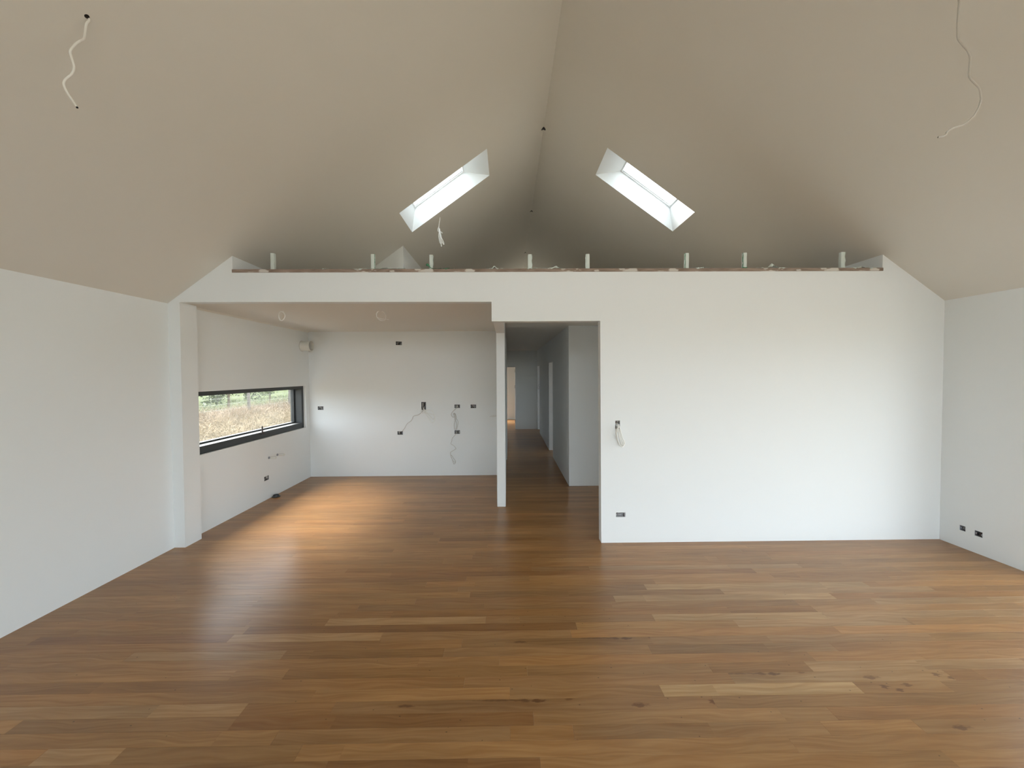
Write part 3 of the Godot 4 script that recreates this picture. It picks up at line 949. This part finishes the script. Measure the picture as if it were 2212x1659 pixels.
	# bundle on the big white wall
	cable("cable_bundle", [
		line([[4.388, 1.19], [4.380, 1.168], [4.361, 1.130], [4.361, 1.091], [4.376, 1.030], [4.396, 0.991], [4.415, 0.975], [4.434, 0.983], [4.438, 0.998], [4.423, 1.045], [4.399, 1.099], [4.392, 1.145]], 0.045, 0.014),
		line([[4.384, 1.176], [4.361, 1.122], [4.369, 1.060], [4.388, 1.006], [4.407, 0.983], [4.423, 0.991], [4.411, 1.037], [4.384, 1.107], [4.380, 1.153]], 0.055, 0.012),
		line([[4.392, 1.176], [4.399, 1.130], [4.419, 1.068], [4.446, 1.010], [4.438, 0.983], [4.411, 0.998], [4.392, 1.053], [4.380, 1.114], [4.376, 1.168]], 0.05, 0.016),
		line([[4.370, 1.185], [4.385, 1.165], [4.402, 1.15], [4.398, 1.125], [4.372, 1.118], [4.364, 1.14], [4.380, 1.16]], 0.03, 0.012),
		[Vector3(4.388, 1.195, -0.03), Vector3(4.385, 1.19, 0.01), Vector3(4.378, 1.165, 0.035), Vector3(4.375, 1.13, 0.045)]], 0.0046, m.cable, "bundle of white cable hanging from switch box beside hall opening", "cable bundle")
	cable("wall_cable", [[Vector3(3.158, 1.137, -1.38), Vector3(3.12, 1.14, -1.37), Vector3(3.085, 1.133, -1.36), Vector3(3.055, 1.12, -1.36)], [Vector3(3.158, 1.125, -1.38), Vector3(3.11, 1.125, -1.365), Vector3(3.08, 1.12, -1.36)]], 0.003, m.cable_grey, "short wire ends poking from kitchen side of the partition")

# ================================================================ kitchen fittings
func kitchen_bits() -> void:
	var d := thing("vent_duct", Vector3(0, 2.165, -2.40), "short white plastic duct stub high in the kitchen corner", "duct")
	var st := st_new()
	lathe(st, [[0.074, -0.1], [0.080, -0.1], [0.080, 0.150], [0.079, 0.152], [0.075, 0.152], [0.074, 0.150], [0.074, -0.1]], Vector3.ZERO, Vector3.RIGHT, 36)
	put(st, "pipe", m.white_plastic, d)
	var rg := st_new()
	lathe(rg, [[0.0805, 0.0], [0.086, 0.0], [0.086, 0.003], [0.0805, 0.004]], Vector3.ZERO, Vector3.RIGHT, 36)
	put(rg, "cut_ring", m.cable_grey, d)
	var back := st_new()
	lathe(back, [[0.0, -0.06], [0.0738, -0.06]], Vector3.ZERO, Vector3.RIGHT, 36)
	put(back, "inner_damper", m.box_grey, d)
	for s in [[-1.50, "left one of two capped pipe stubs under kitchen window"], [-1.69, "right one of two capped pipe stubs under kitchen window"]]:
		var p := thing("pipe_stub", Vector3(0, 0.562, s[0]), s[1], "pipe", "pipe stubs under the kitchen window")
		var a := st_new()
		lathe(a, [[0.0, 0.0], [0.017, 0.0], [0.017, 0.005], [0.009, 0.007], [0.009, 0.03], [0.0, 0.03]], Vector3.ZERO, Vector3.RIGHT, 16)
		put(a, "wall_collar", m.zinc, p)
		var c := st_new()
		lathe(c, [[0.0, 0.025], [0.0125, 0.025], [0.014, 0.028], [0.014, 0.10], [0.0125, 0.104], [0.0, 0.104]], Vector3.ZERO, Vector3.RIGHT, 16)
		put(c, "white_cap", m.white_plastic, p)
	var f := thing("drain_stub", Vector3(0.055, 0, -1.555), "dark drain stub in the floor at foot of kitchen wall", "drain")
	var e := st_new()
	lathe(e, [[0.0, 0.001], [0.052, 0.001], [0.054, 0.006], [0.040, 0.012], [0.036, 0.030], [0.030, 0.032], [0.028, 0.012], [0.0, 0.012]], Vector3.ZERO, Vector3.UP, 20)
	put(e, "rubber_collar", m.frame, f)
	var g := st_new()
	lathe(g, [[0.0, 0.013], [0.027, 0.013], [0.026, 0.020], [0.0, 0.022]], Vector3.ZERO, Vector3.UP, 20)
	put(g, "plug", m.wire_black, f)

# ================================================================ hall
func hall_bits() -> void:
	var d := thing("door_1", Vector3(0, 0, -7.98), "door lining with hinges of the opening at the hall's far end", "door frame", "", "structure")
	box("jamb", Vector3(3.53, 0, -0.055), Vector3(3.552, 1.93, 0.056), m.white_metal, d)
	box("jamb", Vector3(2.795, 0, -0.055), Vector3(2.817, 1.93, 0.056), m.white_metal, d)
	box("head", Vector3(2.817, 1.908, -0.055), Vector3(3.53, 1.93, 0.056), m.white_metal, d)
	for y in [1.80, 1.31, 0.25]:
		var h := st_new()
		cbox(h, Vector3(3.522, y - 0.05, 0.03), Vector3(3.531, y + 0.05, 0.05), 0.002)
		put(h, "hinge", m.handle, d)
	for k in [[-4.66, -3.93, "door_2", "door lining of the nearer doorway in the hall's right wall"], [-7.87, -7.09, "door_3", "door lining of the farther doorway in the hall's right wall"]]:
		var e := thing(k[2], Vector3(4.26, 0, 0), k[3], "door frame", "", "structure")
		box("jamb", Vector3(-0.047, 0, k[0]), Vector3(0.047, 1.955, k[0] + 0.018), m.white_metal, e)
		box("jamb", Vector3(-0.047, 0, k[1] - 0.018), Vector3(0.047, 1.955, k[1]), m.white_metal, e)
		box("head", Vector3(-0.047, 1.937, k[0] + 0.018), Vector3(0.047, 1.955, k[1] - 0.018), m.white_metal, e)
	cable("cable_coil", [[Vector3(4.215, 1.42, -7.03), Vector3(4.19, 1.40, -7.03), Vector3(4.165, 1.36, -7.02), Vector3(4.155, 1.30, -7.02), Vector3(4.18, 1.27, -7.03), Vector3(4.20, 1.30, -7.03), Vector3(4.195, 1.36, -7.03)]], 0.006, m.cable_grey, "small cable loop on hall wall beside the farther doorway")

# ================================================================ outside
func ground_y(x: float, z: float) -> float:
	var d := -0.22 - x
	if x > W: d = x - W - 0.22
	var y := -0.12
	if x < -0.22:
		y += 0.05 * clampf(d / 2.5, 0, 1) + 0.50 * smoothstep(2.2, 6.0, d) - 0.35 * smoothstep(6.5, 14.0, d) + 3.4 * smoothstep(18.0, 62.0, d)
	return y

func outside() -> void:
	var n := ray_noise(0.5, 3, 41)
	# ground: a dry bank on the left, green beyond the fence
	for part in [["dry_ground", m.ground_dry, -6.2, 0.0, "dry straw-covered bank outside the kitchen window"], ["green_paddock", m.ground_green, -70.0, -6.2, "green paddock beyond the wire fence"], ["gravel_yard", m.gravel, 0.0, 70.0, "pale gravel yard behind and beside the house"]]:
		var st := st_new()
		var nx := 24
		var nz := 40
		var p := func(i: int, j: int) -> Vector3:
			var x: float = lerpf(part[2], part[3], float(i) / nx)
			var z: float = lerpf(-60.0, 60.0, float(j) / nz)
			return Vector3(x, ground_y(x, z) - 0.15 + (0.05 * n.get_noise_2d(x, z) if x < -1.0 else 0.0), z)
		for i in nx:
			for j in nz:
				var a: Vector3 = p.call(i, j)
				quad(st, a, p.call(i + 1, j), p.call(i + 1, j + 1), p.call(i, j + 1), a - Vector3(0, 5, 0))
		tag(put(st, part[0], part[1]), part[4], "ground", "", "structure")
	# dry grass: bent blades in tufts
	var tuft := st_new()
	var r2 := RandomNumberGenerator.new()
	r2.seed = 77
	for k in 16:
		var a := r2.randf() * TAU
		var lean := r2.randf_range(0.5, 1.5)
		var len := r2.randf_range(0.14, 0.34)
		var dir := Vector3(cos(a), 0, sin(a))
		var side := Vector3(-dir.z, 0, dir.x) * r2.randf_range(0.004, 0.007)
		var foot := Vector3(r2.randf_range(-0.07, 0.07), 0, r2.randf_range(-0.07, 0.07))
		var c := Color(0.235, 0.182, 0.100).lerp(Color(0.145, 0.104, 0.062), r2.randf())
		tuft.set_color(c)
		var last := foot
		for s in 3:
			var t := (s + 1) / 3.0
			var nx2 := foot + dir * len * lean * t * t + Vector3.UP * len * (t - 0.45 * lean * t * t)
			var w0 := side * (1.0 - s / 3.0)
			var w1 := side * (1.0 - t)
			quad(tuft, last - w0, last + w0, nx2 + w1, nx2 - w1, foot - dir * 3.0 - Vector3(0, 3, 0))
			last = nx2
	var tm := tuft.commit()
	tm.surface_set_material(0, m.straw)
	var mm := MultiMesh.new()
	mm.transform_format = MultiMesh.TRANSFORM_3D
	mm.use_colors = true
	mm.mesh = tm
	var cnt := 9000
	mm.instance_count = cnt
	for i in cnt:
		var x := rng.randf_range(-7.2, -1.2)
		var z := rng.randf_range(-16.0, 1.0)
		var s := rng.randf_range(0.7, 1.5)
		mm.set_instance_transform(i, Transform3D(Basis.from_euler(Vector3(rng.randf_range(-0.9, 0.9), rng.randf() * TAU, rng.randf_range(-0.9, 0.9))).scaled(Vector3(s, s * rng.randf_range(0.6, 1.1), s)), Vector3(x, ground_y(x, z) - 0.13 + 0.05 * n.get_noise_2d(x, z), z)))
		var v := rng.randf_range(0.75, 1.1)
		var cool := smoothstep(-4.6, -6.4, x) * rng.randf()
		mm.set_instance_color(i, Color(v, v * (1.0 - 0.06 * cool), v * (1.0 + 0.25 * cool)))
	var g := MultiMeshInstance3D.new()
	g.multimesh = mm
	g.name = numbered("dry_grass")
	add_child(g)
	tag(g, "tangled straw-coloured dry grass outside the kitchen window", "grass", "", "stuff")
	# green grass beyond the fence
	var gm := MultiMesh.new()
	gm.transform_format = MultiMesh.TRANSFORM_3D
	gm.use_colors = true
	gm.mesh = tm
	gm.instance_count = 2500
	for i in 2500:
		var x := rng.randf_range(-16.0, -6.6)
		var z := rng.randf_range(-30.0, -2.0)
		gm.set_instance_transform(i, Transform3D(Basis(Vector3.UP, rng.randf() * TAU).scaled(Vector3.ONE * rng.randf_range(0.8, 1.6)), Vector3(x, ground_y(x, z) - 0.17, z)))
		gm.set_instance_color(i, Color(0.34, 0.62, 0.26) * rng.randf_range(0.7, 1.0))
	var gg := MultiMeshInstance3D.new()
	gg.multimesh = gm
	gg.name = numbered("green_grass")
	add_child(gg)
	tag(gg, "green grass beyond the wire fence outside kitchen window", "grass", "", "stuff")
	# wire fence
	var fx := -6.3
	var fence := thing("wire_fence", Vector3(fx, 0, 0), "wire mesh farm fence with grey posts beyond the dry grass", "fence")
	for k in 9:
		var z := 0.0 - 2.6 * k
		var y := ground_y(fx, z) - 0.2
		var ps := st_new()
		lathe(ps, [[0.0, 0.0], [0.055, 0.0], [0.050, 1.30], [0.045, 1.36], [0.0, 1.38]], Vector3(rng.randf_range(-0.03, 0.03), y, z), Vector3(rng.randf_range(-0.03, 0.03), 1, rng.randf_range(-0.03, 0.03)).normalized(), 10)
		put(ps, "post", m.post, fence)
	for h in [0.08, 0.26, 0.44, 0.64, 0.86, 1.10]:
		var ws := st_new()
		var pts := []
		for k in 19:
			var z := 0.0 - 1.3 * k
			pts.append(Vector3(0.055, ground_y(fx, z) - 0.12 + h - 0.012 * (k % 2), z))
		tube(ws, pts, 0.0045, 5)
		put(ws, "wire", m.wire, fence)
	var stay := st_new()
	for k in 78:
		var z := -0.15 - 0.3 * k
		var y := ground_y(fx, z) - 0.12
		tube(stay, [Vector3(0.055, y + 0.08, z), Vector3(0.055, y + 0.86, z)], 0.003, 4)
	put(stay, "stay_wires", m.wire, fence).set_meta("kind", "stuff")
	# trees and shrubs beyond
	var kinds := [[-8.6, -2.2, 2.4, 1.2, 0, "dark green tree with bare stems, leftmost behind the fence"], [-9.4, -5.0, 2.7, 1.3, 1, "bright green tree second from the left behind the fence"], [-9.0, -8.0, 2.4, 1.2, 0, "dark green tree third from the left behind the fence"],
		[-9.6, -10.6, 2.6, 1.3, 1, "bright green tree at the middle behind the fence"], [-9.2, -13.4, 2.3, 1.2, 0, "dark green tree right of the middle behind the fence"], [-10.2, -18.0, 2.6, 1.3, 1, "bright green tree at the right behind the fence"],
		[-15.0, -11.0, 2.9, 1.8, 1, "wide green tree farther back at the middle"], [-18.0, -24.0, 3.2, 2.2, 0, "wide dark tree in the far right distance"], [-15.5, -5.0, 2.9, 1.9, 0, "wide dark tree farther back at the left"], [-13.0, -28.0, 2.6, 1.7, 1, "green tree farthest right beyond the paddock"]]
	var leafst := st_new()
	for q in [Vector3(0, 0, 0), Vector3(0.6, 0.5, 0.2)]:
		leafst.set_color(Color(1, 1, 1))
		quad(leafst, q + Vector3(-0.5, 0, 0), q + Vector3(0, 0.28, 0.12), q + Vector3(0.55, 0, 0), q + Vector3(0, -0.28, 0.12), q - Vector3(0, 0, 5))
	var lm := leafst.commit()
	lm.surface_set_material(0, m.leaf)
	for i in kinds.size():
		var k: Array = kinds[i]
		var y := ground_y(k[0], k[1]) - 0.2
		var t := thing("tree", Vector3(k[0], y, k[1]), k[5], "tree", "trees beyond the fence")
		var tr := st_new()
		for s in 3:
			var top := Vector3(rng.randf_range(-0.5, 0.5), k[2] * 0.75, rng.randf_range(-0.5, 0.5))
			tube(tr, smooth([Vector3(rng.randf_range(-0.05, 0.05), 0, rng.randf_range(-0.05, 0.05)), top * Vector3(0.25, 0.4, 0.25), top], 5), 0.045 if s == 0 else 0.03, 7)
		put(tr, "trunk", m.bark, t)
		var cm := MultiMesh.new()
		cm.transform_format = MultiMesh.TRANSFORM_3D
		cm.use_colors = true
		cm.mesh = lm
		var leaves := 1500
		cm.instance_count = leaves
		var blobs := []
		for b in 9:
			blobs.append([Vector3(rng.randf_range(-0.7, 0.7) * k[3], k[2] * rng.randf_range(0.28, 0.9), rng.randf_range(-0.7, 0.7) * k[3]), k[3] * rng.randf_range(0.3, 0.5)])
		for q in leaves:
			var bl: Array = blobs[rng.randi_range(0, 8)]
			var dv := Vector3(rng.randfn(), rng.randfn(), rng.randfn()).normalized() * pow(rng.randf(), 0.4) * float(bl[1])
			cm.set_instance_transform(q, Transform3D(Basis.from_euler(Vector3(rng.randf() * TAU, rng.randf() * TAU, rng.randf() * TAU)).scaled(Vector3.ONE * rng.randf_range(0.08, 0.16)), bl[0] + dv))
			var tone := Color(0.05, 0.072, 0.03) if k[4] == 0 else Color(0.095, 0.13, 0.05)
			cm.set_instance_color(q, tone * rng.randf_range(0.7, 1.3))
		var cr := MultiMeshInstance3D.new()
		cr.name = "crown"
		cr.multimesh = cm
		cr.set_meta("kind", "stuff")
		t.add_child(cr, true)
	# pale shed in the distance
	var shed := thing("farm_shed", Vector3(-30.0, ground_y(-30.0, -42.0) - 0.3, -46.0), "pale grey shed far beyond the paddock", "shed")
	box("wall", Vector3(-1.2, 0, -1.2), Vector3(1.2, 1.5, 1.2), m.shed, shed, 0.02)
	var rf := st_new()
	quad(rf, Vector3(-1.35, 1.48, -1.35), Vector3(1.35, 1.48, -1.35), Vector3(1.35, 1.9, 0), Vector3(-1.35, 1.9, 0), Vector3.ZERO)
	quad(rf, Vector3(-1.35, 1.48, 1.35), Vector3(1.35, 1.48, 1.35), Vector3(1.35, 1.9, 0), Vector3(-1.35, 1.9, 0), Vector3.ZERO)
	for s in [-1.35, 1.35]: tri(rf, Vector3(s, 1.48, -1.35), Vector3(s, 1.48, 1.35), Vector3(s, 1.9, 0), Vector3.ZERO)
	put(rf, "roof", m.shed, shed)
	box("door", Vector3(-0.4, 0, 1.2), Vector3(0.4, 1.3, 1.23), m.box_grey, shed)
	# a bent branch lying in the straw near the window
	var bs := thing("fallen_branch", Vector3.ZERO, "bent grey branch lying in dry grass outside the window", "branch")
	var main := st_new()
	var bx := -3.05
	tube(main, smooth([Vector3(bx, 0.19, -1.55), Vector3(bx - 0.02, 0.12, -1.95), Vector3(bx, 0.05, -2.3), Vector3(bx, 0.09, -2.52), Vector3(bx, 0.34, -2.60)], 5), 0.016, 7)
	put(main, "stem", m.twig, bs)
	var fork := st_new()
	tube(fork, smooth([Vector3(bx, 0.06, -2.34), Vector3(bx, 0.16, -2.36), Vector3(bx + 0.02, 0.30, -2.28)], 5), 0.012, 6)
	put(fork, "fork", m.twig, bs)
